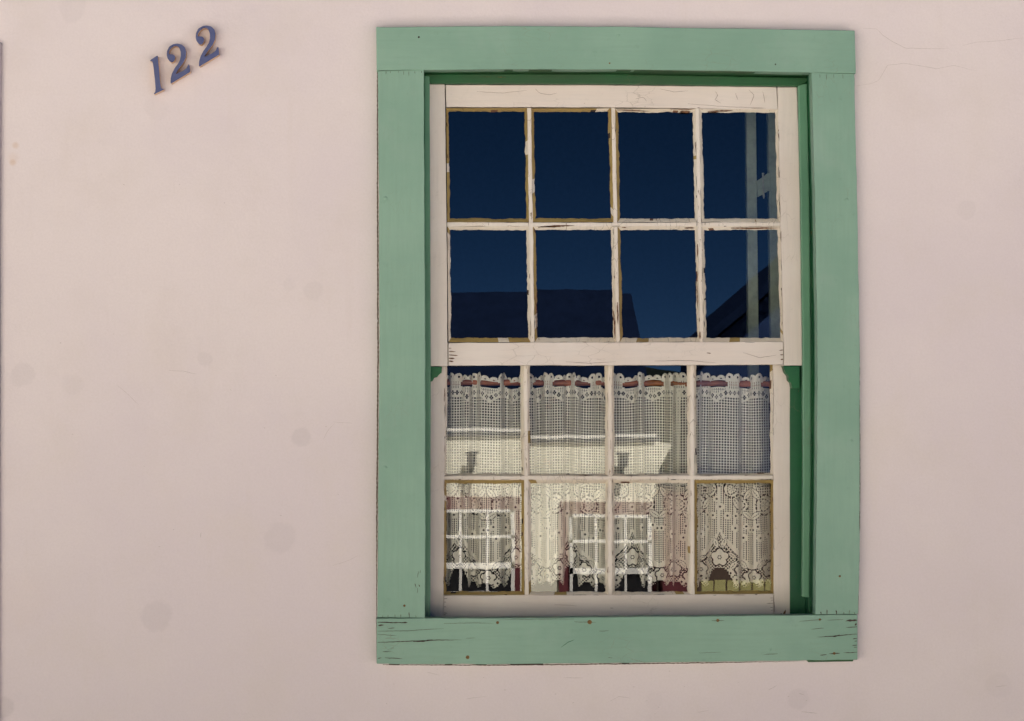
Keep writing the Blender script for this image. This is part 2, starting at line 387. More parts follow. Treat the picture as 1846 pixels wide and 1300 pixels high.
lst = [([(681, 1158), (740, 1156), (790, 1154), (832, 1153.5)], 1.7), ([(745, 1157), (765, 1156), (780, 1153)], 3.0), ([(681, 1122), (700, 1122.5), (730, 1123)], 2.4), ([(682, 1128), (692, 1127)], 3.4),
       ([(681, 1138), (740, 1137), (800, 1133)], .8), ([(722, 1123), (735, 1122)], 3.2), ([(681, 1144), (715, 1146)], .7), ([(690, 1175), (705, 1175)], 1.2), ([(694, 1186), (715, 1187), (726, 1188)], 1.4),
       ([(681, 1187), (688, 1186)], 1.6), ([(800, 1124), (850, 1123), (890, 1124)], .7), ([(1035, 1121), (1075, 1122)], .8), ([(1080, 1138), (1098, 1137)], .7), ([(700, 1133), (712, 1132)], 1.4), ([(840, 1151), (857, 1150)], .6),
       ([(1545, 1143), (1520, 1145), (1505, 1147), (1472, 1148.5)], 1.7), ([(1514, 1145), (1500, 1148)], 3.5), ([(1545, 1130), (1525, 1131.5)], 1.6), ([(1545, 1118), (1528, 1119), (1524, 1120)], 5.0), ([(1544, 1124), (1541, 1128)], 4.0),
       ([(1482, 1117), (1440, 1120.5)], .8), ([(1520, 1117), (1490, 1118)], .7), ([(1485, 1133), (1462, 1134)], .9), ([(1545, 1176), (1520, 1177)], 1.6), ([(1514, 1178), (1494, 1178.5)], 2.4), ([(1490, 1180), (1478, 1181.5)], 1.8),
       ([(1545, 1151), (1537, 1152)], 1.8), ([(1545, 1156), (1540, 1156)], 1.4), ([(1545, 1163), (1536, 1164)], 1.6), ([(1545, 1167), (1539, 1167)], 1.2), ([(1402, 1179), (1376, 1180)], .9), ([(1283, 1119), (1306, 1119)], 1.0), ([(1035, 1116), (980, 1116.5), (900, 1117)], .6),
       ([(1260, 1177), (1300, 1176)], .4), ([(1104, 1186), (1096, 1185)], .6)]
splits('wood_split', lst, YS, M['split'], sb)
splits('paint_scuff', [([(1012, 1167), (1024, 1158), (1036, 1153)], 1.2)], YS, M['jamb'], sb)
lst = [([(x, 1113.4), (x+rng.uniform(-1, 1), 1113.4-h)], wd) for x, h, wd in [(690, 4, .8), (700, 5, .8), (712, 6, .9), (722, 6, 1.0), (738, 10, 1.6), (750, 4, .8)]]
lst += [([(755, 1030), (753, 1036), (752, 1042)], .8), ([(758, 1028), (757, 1034)], .7), ([(748, 1052), (750, 1060)], 1.4), ([(755, 1054), (757, 1058)], 2.0), ([(753, 1060), (752, 1070)], .7)]
lst += [([(x, 128.5), (x+rng.uniform(-.5, .5), 128.5+h)], wd) for x, h, wd in [(696, 6, 1.2), (704, 4, .8), (718, 3, .8), (728, 7, .8), (737, 9, .7), (748, 5, .8), (760, 3, 1.6)]]
splits('wood_split', lst, CF-.0012, M['split'], lc)
lst = [([(x, 1107.5), (x+rng.uniform(-1, 1), 1107.5-h)], wd) for x, h, wd in [(1480, 5, 2.6), (1491, 9, 2.2), (1508, 8, 2.8), (1521, 4, 1.6), (1531, 8, .9), (1541, 4, 1.0)]]
lst += [([(x, 134), (x+.3, 134+h)], wd) for x, h, wd in [(1478, 7, .6), (1490, 10, .7), (1503, 7, .6), (1519, 8, .6)]]
splits('wood_split', lst, CF-.0012, M['split'], rc)
# a strip of old green wood showing under the sill board, and bare splinters
board('old_sill', [(1455, 1190), (1539, 1188)], [(1457, 1194), (1538, 1192.5)], -.016, .005, M['jamb_h'], win, jit=.2)
for (x0, x1, yy) in [(919, 980, 1198.5), (800, 818, 1198), (700, 722, 1198.3), (857, 880, 1198.4), (1120, 1136, 1196.8)]:
    board('sill_splinter', [(x0, yy-2.2), (x1, yy-2.2)], [(x0+2, yy+.6), (x1-3, yy+.4)], -.024, 0, M['split'], win, jit=.5, step=4)

# lining of the opening, front edge just behind the casings
LB = .299
def lining(name, A, B, mat, yf=-.024): return board(name, A, B, yf, LB, mat, win, jit=.1, bev=.001)
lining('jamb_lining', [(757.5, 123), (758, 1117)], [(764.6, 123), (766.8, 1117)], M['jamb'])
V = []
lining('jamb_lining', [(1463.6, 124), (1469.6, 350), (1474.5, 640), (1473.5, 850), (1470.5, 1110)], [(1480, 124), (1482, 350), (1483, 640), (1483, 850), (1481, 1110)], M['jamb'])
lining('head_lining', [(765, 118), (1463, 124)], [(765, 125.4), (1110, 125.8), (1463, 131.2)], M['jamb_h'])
# sloped sill: rises inwards under the lower sash
V, Fc = [], []
for (x, yy) in ((764.5, 1115.6), (1100, 1113.6), (1470.5, 1109.6)):
    a, b = P(x, yy, -.024), P(x, yy-1.0, LB); V += [a, b, b-Vector((0, 0, .04)), a-Vector((0, 0, .012))]
for o in (0, 4): Fc += [(o+k, o+(k+1) % 4, o+4+(k+1) % 4, o+4+k) for k in range(4)]
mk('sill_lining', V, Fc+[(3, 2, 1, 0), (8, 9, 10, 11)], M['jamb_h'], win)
# stop beads in front of the sashes
SB0, SB1 = .045, .062
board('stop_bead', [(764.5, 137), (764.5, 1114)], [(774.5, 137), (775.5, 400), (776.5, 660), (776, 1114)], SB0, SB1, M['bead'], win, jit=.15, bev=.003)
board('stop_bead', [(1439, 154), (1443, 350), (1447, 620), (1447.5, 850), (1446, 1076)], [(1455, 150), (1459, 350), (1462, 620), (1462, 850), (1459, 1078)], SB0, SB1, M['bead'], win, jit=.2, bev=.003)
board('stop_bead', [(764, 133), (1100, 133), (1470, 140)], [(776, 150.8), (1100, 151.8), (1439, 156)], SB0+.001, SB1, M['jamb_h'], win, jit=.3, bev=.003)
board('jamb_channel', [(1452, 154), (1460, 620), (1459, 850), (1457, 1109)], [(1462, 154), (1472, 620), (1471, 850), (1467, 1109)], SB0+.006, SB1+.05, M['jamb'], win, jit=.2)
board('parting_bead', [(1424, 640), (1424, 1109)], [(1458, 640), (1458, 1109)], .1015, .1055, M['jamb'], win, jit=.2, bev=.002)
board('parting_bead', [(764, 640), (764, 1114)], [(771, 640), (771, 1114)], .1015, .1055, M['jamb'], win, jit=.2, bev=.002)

def bilin(q, s, t):                          # q: corners tl, tr, br, bl
    a = (q[0][0]+(q[1][0]-q[0][0])*s, q[0][1]+(q[1][1]-q[0][1])*s); b = (q[3][0]+(q[2][0]-q[3][0])*s, q[3][1]+(q[2][1]-q[3][1])*s)
    return (a[0]+(b[0]-a[0])*t, a[1]+(b[1]-a[1])*t)
def putty(sash, quad, yf, yg, kinds, wid):
    """bevelled putty round one pane: outer edge on the bars, ragged inner edge on the glass"""
    V, Fc, mi = [], [], []
    ins = [(wid[3], wid[0]), (-wid[1], wid[0]), (-wid[1], -wid[2]), (wid[3], -wid[2])]
    inner = [(q[0]+i[0], q[1]+i[1]) for q, i in zip(quad, ins)]
    yo = yf+.0022
    for s in range(4):
        a, b = quad[s], quad[(s+1) % 4]; c, d = inner[s], inner[(s+1) % 4]
        n = int(math.dist(a, b)/3.2); w1 = wob(n, .6, 3)+wob(n, 1.2, 9); w2 = wob(n, .35, 3)
        w1[0] = w1[-1] = 0
        o = len(V); base = kinds[s]; run, cur = 0, 0
        hor = s % 2 == 0
        for i in range(n+1):
            f = i/n
            po = (a[0]+(b[0]-a[0])*f, a[1]+(b[1]-a[1])*f); pi = (c[0]+(d[0]-c[0])*f, c[1]+(d[1]-c[1])*f)
            k = 1 if s in (0, 3) else -1
            pi = (pi[0], pi[1]+w1[i]*k) if hor else (pi[0]+w1[i]*k, pi[1])
            pm = (po[0]*.55+pi[0]*.45, po[1]*.55+pi[1]*.45)
            V += [P(*po, yf+.008), P(*po, yo+abs(w2[i])*.002), P(*pm, yo+.0035+w2[i]*.001), P(*pi, yg-.0006)]
        for i in range(n):
            if run <= 0:
                r = random.random()
                if r < .02: cur, run = 2, random.randint(2, 6)        # bare wood
                elif r < .035: cur, run = 3, random.randint(1, 3)      # dark split
                elif r < .06: cur, run = 1-base if base < 2 else 0, random.randint(2, 8)
                else: cur, run = base, random.randint(3, 8)
            run -= 1
            for k in range(3):
                p = o+4*i+k; Fc.append((p, p+1, p+5, p+4)); mi.append((3 if math.sin(i*.31+s*2+quad[0][0]*.05)+.5*math.sin(i*.83) > .45 else base) if (k == 0) else (cur if (k == 2 or cur < 2) else base))
    return mk('putty', V, Fc, [M['putty_cream'], M['putty_ochre'], M['bare'], M['gap']], sash, mi=mi)
def panes(sash, quads, yg, tilts):
    V, Fc = [], []
    for q, (ax, az) in zip(quads, tilts):
        c = P(*bilin(q, .5, .5), yg); o = len(V)
        for (s, t) in ((0, 0), (1, 0), (1, 1), (0, 1)):
            p = P(*bilin(q, s, t), yg); p.y += (p.z-c.z)*ax+(p.x-c.x)*az; V.append(p)
        Fc.append((o, o+3, o+2, o+1))
    me = bpy.data.meshes.new('glass'); me.from_pydata([tuple(v) for v in V], [], Fc); me.materials.append(M['glass'])
    o = bpy.data.objects.new('glass', me); C.objects.link(o); o.parent = sash
    return o

# ---- upper sash
U0, U1, UG = .064, .100, .076
stl = [(773, 152), (775, 400), (775, 660)]; st_in = [(802, 152), (805, 400), (807, 660)]
V, Fc = [], []
def joint(a, b, name, parent, mat):
    return None
us = board('upper_sash', stl, st_in, U0+.0008, U1, M['cream_v'], win)
us['label'] = 'upper sash with dark blue panes and cracked cream paint'
board('stile', [(1401.5, 157), (1407, 400), (1413.5, 659)], [(1437, 157), (1445, 400), (1448, 659)], U0+.0008, U1, M['cream_v'], us)
board('top_rail', [(803.3, 153), (1100, 153.5), (1400, 157)], [(804.5, 193), (1100, 193.5), (1402, 197.5)], U0, U1, M['cream_h'], us)
board('bottom_rail', [(808, 618), (1100, 617), (1412, 616)], [(808.3, 659), (1100, 658.5), (1412.5, 657.5)], U0-.001, U1, M['cream_h'], us)
def rl(y, top, bot, y0=197, y1=617): return top+(bot-top)*(y-y0)/(y1-y0)
ux = [(954, 960.5), (1105.5, 1114), (1257, 1265.5)]
for a, b in ux:
    board('glazing_bar', [(a-3.6, 194), (b-3.6, 617)], [(a+3.6, 194), (b+3.6, 617)], U0+.001, U1-.004, M['cream_bar'], us, jit=.45, bev=.002, step=6)
board('glazing_bar', [(806, 400.5), (1100, 401), (1407, 400.5)], [(806, 408), (1100, 408.5), (1408, 408)], U0+.0003, U1-.003, M['cream_bar'], us, jit=.5, bev=.002, step=6)
edges_u = [(804.5, 808.5)]+ux+[(1402, 1411.5)]
quads_u, kinds_u, wid_u = [], [], []
kk = {0: (1, 1, 1, 1), 1: (1, 1, 1, 1), 2: (0, 0, 0, 1), 3: (0, 0, 0, 0), 4: (0, 0, 1, 0), 5: (0, 0, 0, 1), 6: (0, 0, 0, 1), 7: (0, 0, 0, 0)}
for r, (ya, yb) in enumerate(((195, 400.5), (408.3, 617))):
    for c in range(4):
        (l0, l1), (r0, r1) = edges_u[c], edges_u[c+1]
        dl = 3.6 if c > 0 else 0; dr = 3.6 if c < 3 else 0; sl_ = 1.6*(c/3) if r == 0 else 0
        quads_u.append([(rl(ya, l0, l1)+dl, ya+sl_), (rl(ya, r0, r1)-dr, ya+sl_), (rl(yb, r0, r1)-dr, yb), (rl(yb, l0, l1)+dl, yb)])
        wid_u.append((6.5, 5, 6.5 if r == 0 else 8, 4.5))
for i, q in enumerate(quads_u): putty(us, q, U0, UG, kk[i], wid_u[i])
panes(us, quads_u, UG, [(rng.uniform(-.0012, .0012), rng.uniform(-.001, .001)) for _ in quads_u])
splits('wood_split', [([(809, 634), (822, 634)], 2), ([(809, 640), (826, 641)], 2.4), ([(809, 646), (820, 647)], 3.5), ([(809, 651), (818, 652)], 3.5), ([(809, 628), (814, 628)], 1.5),
                      ([(1412, 631), (1404, 631.5)], 2), ([(1412, 640), (1406, 640)], 2.4), ([(1412, 648), (1407, 648)], 3), ([(1274, 636.5), (1282, 637)], 2.2),
                      ([(1020, 652), (1060, 655), (1110, 652)], .5), ([(1180, 651), (1240, 650), (1290, 654)], .6), ([(1340, 636), (1370, 645), (1400, 640)], .5)], U0-.0022, M['bare'], us)
splits('paint_crack', [([(965, 160), (972, 168), (990, 171), (1004, 168)], .5), ([(1290, 165), (1294, 172), (1289, 180), (1300, 186)], .6), ([(1326, 168), (1330, 180)], .5), ([(1190, 160), (1215, 166), (1240, 164)], .4),
                       ([(1146, 178), (1160, 175), (1166, 183)], .45), ([(1350, 162), (1360, 172), (1352, 190)], .5), ([(1375, 165), (1379, 185)], .45), ([(860, 165), (905, 168), (950, 163)], .35), ([(1240, 187), (1300, 192), (1380, 195)], .4)], U0-.0012, M['bare'], us)
def flakes(sash, bars, hb, y0, y1, yf, n, seed):
    g = np.random.default_rng(seed); bare, dark = [], []
    for _ in range(n):
        tgt = bare if g.random() < .55 else dark; L = g.uniform(3, 26); wd = g.uniform(.5, 1.8) if L < 12 else g.uniform(.35, .9)
        if g.random() < .66:
            a, b, hw = bars[g.integers(len(bars))]; y = g.uniform(y0, y1-L); x = a+(b-a)*(y-y0)/(y1-y0)+g.choice([-1, 1])*hw+g.uniform(-.6, .6)
            tgt.append(([(x, y), (x+g.uniform(-.4, .4)+(b-a)*L/(y1-y0), y+L)], wd))
        else:
            y = hb[g.integers(len(hb))]+g.uniform(-.6, .6); x = g.uniform(bars[0][0], bars[-1][0]-L); tgt.append(([(x, y), (x+L/2, y+g.uniform(-.5, .5)), (x+L, y)], wd))
    splits('paint_flake', bare, yf, M['bare'], sash); splits('paint_flake', dark, yf, M['gap'], sash)
flakes(us, [(804.5, 808.5, .6)]+[(a, b, 4.2) for a, b in ux]+[(1402, 1411.5, .6)], [194.5, 400.5, 408.3, 617.2, 617.5], 197, 614, U0-.0016, 75, 5)
splits('chipped_edge', [([(1208, 196.5), (1225, 197), (1255, 197)], 2.0), ([(1226, 201), (1246, 202)], 5.0), ([(1112, 198), (1150, 200), (1172, 201)], 2.2), ([(1276, 202), (1300, 200), (1322, 200)], 3.6),
                       ([(970, 410), (1000, 407), (1036, 407)], 3.4), ([(974, 409), (1012, 409)], 3.2), ([(1318, 411), (1350, 412), (1402, 411)], 3.4), ([(1234, 411), (1252, 411)], 3), ([(1121, 410), (1129, 410)], 2.4),
                       ([(1258, 440), (1257, 465)], 2.6), ([(1256, 505), (1258, 560)], 2.0), ([(1113, 545), (1114, 585)], 3.2), ([(966, 520), (967, 600)], 2.4), ([(1262, 598), (1262, 612)], 4), ([(1106, 560), (1109, 612)], 3)], U0-.0006, M['bare'], us)
# carved green horns under the upper sash
def horn(pts):
    f = [P(*p, .066) for p in pts]; n = len(f); V = f+[Vector((v.x, .099, v.z)) for v in f]
    Fc = [tuple(range(n)), tuple(range(2*n-1, n-1, -1))]+[(i, (i+1) % n, n+(i+1) % n, n+i) for i in range(n)]
    return mk('sash_horn', V, Fc, M['jamb'], us, bev=.0015)
horn([(774.5, 661), (797, 661), (796, 672), (791, 676), (788, 680), (783, 681), (780, 687), (774.5, 689)])
horn([(1412, 660), (1442, 660), (1442, 700), (1428, 700), (1426, 690), (1422, 686), (1421, 678), (1416, 672)])

# ---- lower sash
L0, L1, LG = .106, .142, .119
ls = board('lower_sash', [(770, 640), (771, 1112)], [(803, 640), (801.5, 800), (799.5, 1112)], L0+.0008, L1, M['cream_v'], win)
ls['label'] = 'lower sash in front of the lace curtains with ochre putty'
board('stile', [(1393, 640), (1394, 860), (1395, 1108)], [(1425.5, 640), (1426, 860), (1424.5, 1109)], L0+.0008, L1, M['cream_v'], ls)
board('top_rail', [(803.5, 618), (1392.5, 618)], [(803.5, 652), (1392.5, 651)], L0, L1, M['cream_h'], ls)
board('bottom_rail', [(800, 1073.5), (1100, 1072.5), (1394.5, 1070.5)], [(800, 1112.5), (1100, 1110.8), (1394.5, 1107.8)], L0-.001, L1, M['cream_h'], ls)
lx = [(947.5, 949.5), (1099.5, 1100), (1247.5, 1248.5)]
for a, b in lx:
    board('glazing_bar', [(a-3.8, 650), (b-3.8, 1073)], [(a+3.8, 650), (b+3.8, 1073)], L0+.001, L1-.004, M['cream_bar'], ls, jit=.4, bev=.002, step=6)
board('glazing_bar', [(801, 857.5), (1100, 858), (1394, 856.5)], [(801, 865), (1100, 865.5), (1394, 864.5)], L0+.0003, L1-.003, M['cream_bar'], ls, jit=.4, bev=.002, step=6)
def ll(y, a, b): return a+(b-a)*(y-650)/(1073-650)
edges_l = [(802, 800)]+lx+[(1393, 1394.5)]
quads_l, wid_l = [], []
kl = {4: (1, 1, 1, 1), 5: (0, 0, 0, 0), 7: (1, 1, 1, 1)}
for r, (ya, yb) in enumerate(((648, 857.5), (865.5, 1072.5))):
    for c in range(4):
        (l0, l1), (r0, r1) = edges_l[c], edges_l[c+1]
        dl = 3.8 if c > 0 else 0; dr = 3.8 if c < 3 else 0
        quads_l.append([(ll(ya, l0, l1)+dl, ya), (ll(ya, r0, r1)-dr, ya), (ll(yb, r0, r1)-dr, yb-(1.5 if c == 3 else 0)), (ll(yb, l0, l1)+dl, yb)])
        wid_l.append((4.5, 5.5, 3.5, 4) if r == 0 else (6, 5, 6, 4.5))
for i, q in enumerate(quads_l): putty(ls, q, L0, LG, kl.get(i, (0, 0, 0, 0)), wid_l[i])
#      tilt of each old pane shifts what it mirrors
tl = [(-.0018, 0), (.0004, .0006), (.0002, -.0004), (0, .0006), (-.0012, 0), (.0003, .0005), (.0004, -.0003), (0, .0004)]
panes(ls, quads_l, LG, tl)
flakes(ls, [(802, 800, .6)]+[(a, b, 4.4) for a, b in lx]+[(1393, 1394.5, .6)], [857.5, 865, 1072.5], 666, 1070, L0-.0016, 60, 6)
splits('wood_split', [([(800.5, y), (800.5+l, y+.5)], wd) for y, l, wd in [(1079, 6, .9), (1085, 4, .9), (1094, 4, .8), (1105, 6, .9), (1108, 3, .8)]] +
       [([(1394, y), (1394-l, y)], wd) for y, l, wd in [(1078, 6, .7), (1088, 12, .8), (1095, 6, .7), (1082, 4, .6), (1100, 5, .6)]] +
       [([(1100, 1096), (1106, 1097)], .8), ([(1000, 1090), (1040, 1092)], .3)], L0-.0022, M['bare'], ls)
splits('wood_split', [([(1412, 1109), (1415, 1103), (1416, 1099)], 5), ([(1405, 1109), (1410, 1106)], 3), ([(1393, 665), (1393.5, 690), (1395, 715), (1394, 760)], .8), ([(801.5, 700), (801, 725)], 1.6), ([(1396, 1085), (1397, 1105)], .7)], L0-.0006, M['bare'], ls)

# ------------------------------------------------------------------ curtain rod, lace curtains, shutter, room
YC = .185
rodm = []
a, b = P(792, 689, YC+.004), P(1400, 692, YC+.004)
V, Fc = [], []; n, seg = 40, 14
for i in range(n+1):
    f = i/n; c = a.lerp(b, f); rr = 5.6*MPP*(1+.06*math.sin(i*2.3)+.05*math.sin(i*.9))
    c.z += .0006*math.sin(i*.8)
    for k in range(seg):
        t = 2*math.pi*k/seg; V.append((c.x, c.y+rr*math.cos(t), c.z+rr*math.sin(t)))
for i in range(n):
    for k in range(seg): Fc.append((i*seg+k, i*seg+(k+1) % seg, (i+1)*seg+(k+1) % seg, (i+1)*seg+k))
Fc += [tuple(range(seg))[::-1], tuple(range(n*seg, n*seg+seg))]
tag(mk('curtain_rod', V, Fc, M['rod'], smooth=True), 'thin brown wooden curtain rod threaded through the lace headings', 'curtain rod')

def lace_mask(nu, nv, off):
    """solid/hole map of filet crochet, one cell per photograph pixel"""
    u = np.arange(nu)[:, None]+.5+off; v = np.arange(nv)[None, :]+.5
    U, Vv = np.broadcast_arrays(u, v); iu = np.floor(U).astype(int); iv = np.floor(Vv).astype(int)
    T = 150.0; p = (U % T)-T/2; ap = np.abs(p)
    solid = np.ones(U.shape, bool)
    # square filet mesh
    mesh = ~((iu % 5 >= 2) & (iv % 5 >= 2))
    ticks = ~((iu % 4 == 0) & (iv % 5 >= 1)) & ~((iu % 4 == 2) & (iv % 10 == 3))
    wave = 4.5*np.cos(2*np.pi*(U-31)/62)+1.5*np.cos(2*np.pi*U/31)
    band_lo = 49+wave
    solid = np.where(Vv > band_lo, mesh, True)
    tck = ((Vv > 17) & (Vv < 34+wave)); solid = np.where(tck, ticks, solid)
    def disc(cu, cv, r, hole=1.3, ring=False):
        d = np.hypot(U-cu, Vv-cv); solid[d < r] = True; solid[d < hole+.45] = False
        if ring: solid[(d > r) & (d < r+1.1)] = False
    rep = np.arange(int(off//T)-1, int((off+nu)//T)+2)
    # heading: row of small rings
    q = np.abs((U % 62)-31); dip = 6.5*np.clip(1-(q/21)**4, 0, 1)
    for k in range(int(off//15.5)-1, int((off+nu)//15.5)+2):
        cu = k*15.5+7.75; qq = abs((cu % 62)-31); disc(cu, 9+6.5*max(0, 1-(qq/21)**4), 7.4, 1.7)
    edge = 8+dip-6.5*np.sqrt(np.clip(1-((U % 15.5-7.75)/7.7)**2, 0, 1)); solid[Vv < edge] = False
    # slots for the rod
    slot = (q < 20) & (np.abs(Vv-23) < 6) & ~((q > 16) & (np.abs(Vv-23) > 3.8)); rim = (q < 22) & (np.abs(Vv-23) < 8)
    solid[rim] = True; solid[slot] = False
    # diamonds of four dots on the wavy band
    k0 = int(off//8.34)-1
    for k in range(k0, int((off+nu)//8.34)+2):
        cu = k*8.34; cv = 41+4.5*math.cos(2*math.pi*(cu-31)/62)+1.5*math.cos(2*math.pi*cu/31)
        for du, dv in ((-2, 0), (2, 0), (0, -2.6), (0, 2.6)):
            solid[(np.abs(U-cu-du) < 1.25) & (np.abs(Vv-cv-dv) < 1.3)] = False
    # ---- flowered lower part
    fine = ~((iu % 4 >= 2) & (iv % 4 >= 1) & (iv % 4 <= 3) & ((iu//4) % 7 != 6))
    fine = fine | (iv % 4 == 3) & (iu % 8 < 4)
    tbound = 212-22*np.abs(np.cos(np.pi*p/T*2)) - 6*np.sin(U/9)
    solid = np.where(Vv > tbound+18, fine, solid)
    def leaf(cu, cv, L, wd, ang, vein=True):
        c, s = math.cos(ang), math.sin(ang); a = (U-cu)*c+(Vv-cv)*s; b = -(U-cu)*s+(Vv-cv)*c
        t = np.clip(np.abs(a)/L, 0, 1); m = (np.abs(a) < L) & (np.abs(b) < wd*(1-t**2)+.3)
        solid[m] = True; o2 = (np.abs(a) < L+1.5) & (np.abs(b) < wd*(1-t**2)+1.5) & ~m; solid[o2 & ((iu+iv) % 4 < 3)] = False
        if vein: solid[m & (np.abs(b) < .6) & (np.abs(a) < L*.7) & (iu % 3 != 0)] = False
    def rose(cu, cv, r):
        d = np.hypot(U-cu, (Vv-cv)/1.05); an = np.arctan2(Vv-cv, U-cu)
        solid[d < r*(1+.10*np.cos(5*an))] = True
        ring = (np.abs(d-r*.68-1.2*np.cos(3*an)) < 1.2) & (np.floor(an*5.2) % 3 != 0); solid[ring] = False
        c2 = (d < r*.42) & ((iu*2+iv) % 4 < 2) & (np.floor(an*1.6) % 2 == 0); solid[c2] = False
        solid[(np.abs(d-r*1.16) < 1.3) & (np.floor(an*6) % 3 != 0)] = False
    def flower(cu, cv, r, n=5):
        for k in range(n):
            a = 2*math.pi*k/n-math.pi/2; x, y = cu+r*math.cos(a), cv+r*math.sin(a)
            d = np.hypot(U-x, Vv-y); solid[d < r*.62] = True; solid[(np.abs(d-r*.62-.6) < 1.1) & (np.hypot(U-cu, Vv-cv) > r*1.2)] = False
        d = np.hypot(U-cu, Vv-cv); solid[d < r*.5] = True
        for k in range(6):
            a = 2*math.pi*k/6; solid[np.hypot(U-cu-3*math.cos(a), Vv-cv-3*math.sin(a)) < 1.2] = False
    chev = 281+74*(ap/75)**.62
    under = (Vv > chev+9)
    net = ~(((iu+iv) % 6 < 4) & ((iu-iv) % 6 < 4))
    solid = np.where(under & (Vv > 240), net, solid)
    for r_ in rep:
        c = r_*T+T/2
        for sgn in (-1, 1):
            rose(c+sgn*48, 243, 15); rose(c+sgn*20, 214, 12)
            leaf(c+sgn*30, 240, 13, 5, sgn*1.0); leaf(c+sgn*66, 222, 13, 5, sgn*-.9); leaf(c+sgn*66, 262, 12, 5, sgn*.6)
            leaf(c+sgn*36, 205, 12, 4.5, sgn*-.5); leaf(c+sgn*8, 196, 11, 4, sgn*.95); leaf(c+sgn*50, 200, 12, 4.5, sgn*.8)
            disc(c+sgn*13, 262, 6.8, 1.5); disc(c+sgn*27, 284, 7.2, 1.5); disc(c+sgn*41, 297, 7.4, 1.5); disc(c+sgn*57, 303, 7.6, 1.6); disc(c+sgn*71, 288, 6, 1.4); disc(c+sgn*28, 262, 5.6, 1.3); disc(c+sgn*62, 282, 5.2, 1.2)
        disc(c, 246, 7.6, 1.6); disc(c-6, 232, 6, 1.3)
    # chevron band and its dotted edge
    band = (Vv > chev-2) & (Vv < chev+9) & (Vv > 240); solid[band] = True
    arc = np.cumsum(np.ones_like(U)*1.0, axis=0)
    dots = (np.abs(Vv-chev-10.5-ap*.01) < 1.7) & (((iu+iv//3) % 5) < 3); solid[dots & (Vv > 240)] = False
    solid[(np.abs(Vv-chev-14.5) < 1.3) & (Vv > 240)] = True
    dots2 = (np.abs(Vv-chev-18) < 1.9) & (((iu+iv//3) % 6) < 4); solid[dots2 & (Vv > 240)] = False
    for r_ in rep:
        c = r_*T+T/2
        flower(c, 338, 10, 5); leaf(c-7, 312, 9, 4, 1.25); leaf(c+7, 312, 9, 4, -1.25)
        for sgn in (-1, 1):
            flower(c+sgn*40, 362, 8.5, 5); flower(c+sgn*70, 375, 8.5, 5); leaf(c+sgn*24, 352, 10, 4, sgn*-.9); leaf(c+sgn*56, 352, 10, 4, sgn*.8)
            leaf(c+sgn*22, 334, 8, 3.4, sgn*.6); leaf(c+sgn*38, 341, 7, 3, sgn*.3)
            disc(c+sgn*19, 366, 7, 1.4); disc(c+sgn*30, 378, 7.5, 1.6); disc(c+sgn*54, 384, 7, 1.5); disc(c+sgn*75, 392, 6.5, 1.4)
    # hem: deep stepped notch under each point
    hem = 360+3*np.floor(np.clip(ap-10, 0, 20)/3.0)*1.9
    hem = np.where(ap < 24, hem, 389+5*np.cos((ap-30)/45*2*np.pi*1.5))
    hem = np.where(ap < 9, 357, hem)
    solid[Vv > np.floor(hem/3)*3] = False
    return solid
def curtain(x_left, x_right, off, ytop, yoff, label, folds, seed, edge_back=0):
    nv = 396; r2 = np.random.default_rng(seed)
    lam, amp, ph = folds
    uu = np.arange(0, 1200)+0.0
    def depth(u, k): return amp*k*(np.sin(2*np.pi*u/lam+ph)+.55*np.sin(2*np.pi*u/(lam*.53)+ph*2.1)+.35*np.sin(2*np.pi*u/(lam*2.3)+1))
    d = depth(uu, 1.0); sl2 = np.clip(np.gradient(d), -.93, .93); xs = np.concatenate([[0], np.cumsum(np.sqrt(1-sl2**2))[:-1]])
    nu = int(np.searchsorted(xs, x_right-x_left)); solid = lace_mask(nu, nv, off)
    iu, iv = np.meshgrid(np.arange(nu+1), np.arange(nv+1), indexing='ij')
    kv = .75+.45*(iv/nv); drift = 5*np.sin(iu/47.0+seed)*(iv/nv)
    px = x_left+xs[:nu+1][:, None]+drift*.8; sag = 1.8*np.sin(2*np.pi*iu/50+np.pi)*np.exp(-iv/40.0)+1.6*np.sin(iu/39.0+seed)
    py = ytop+iv*.985+sag+2.2*np.sin(iu/60.0)*(iv/nv)
    Rn = np.array(Rm); dv = [Rn[k, 0]*(px-W/2)-Rn[k, 1]*(py-H/2)-Rn[k, 2]*F for k in range(3)]
    X = dv[0]*(yoff+D)/dv[1]; Z = dv[2]*(yoff+D)/dv[1]
    dd = depth(np.arange(nu+1)+0.0, 1.0)[:, None]*kv*MPP
    Y = yoff+dd+.0006*np.sin(iu*.9)*np.sin(iv*.11)
    if edge_back: Y = Y+np.clip((iu-(nu-edge_back))/edge_back, 0, 1)**2*.03
    co = np.stack([X, Y, Z], -1).reshape(-1, 3).astype(np.float32)
    ii, jj = np.nonzero(solid); a_ = ii*(nv+1)+jj; quads = np.stack([a_, a_+1, a_+nv+2, a_+nv+1], -1)
    used = np.unique(quads); remap = np.zeros(len(co), np.int64); remap[used] = np.arange(len(used)); quads = remap[quads]; co = co[used]
    me = bpy.data.meshes.new('lace_curtain'); me.vertices.add(len(co)); me.vertices.foreach_set('co', co.ravel())
    me.loops.add(quads.size); me.loops.foreach_set('vertex_index', quads.ravel().astype(np.int32))
    me.polygons.add(len(quads)); me.polygons.foreach_set('loop_start', np.arange(0, quads.size, 4, dtype=np.int32)); me.polygons.foreach_set('loop_total', np.full(len(quads), 4, np.int32))
    me.update(calc_edges=True); me.validate(); me.materials.append(M['lace'])
    o = bpy.data.objects.new('lace_curtain', me); C.objects.link(o)
    o.modifiers.new('thread', 'SOLIDIFY').thickness = .0007
    return tag(o, label, 'lace curtain', 'lace curtains on the rod')
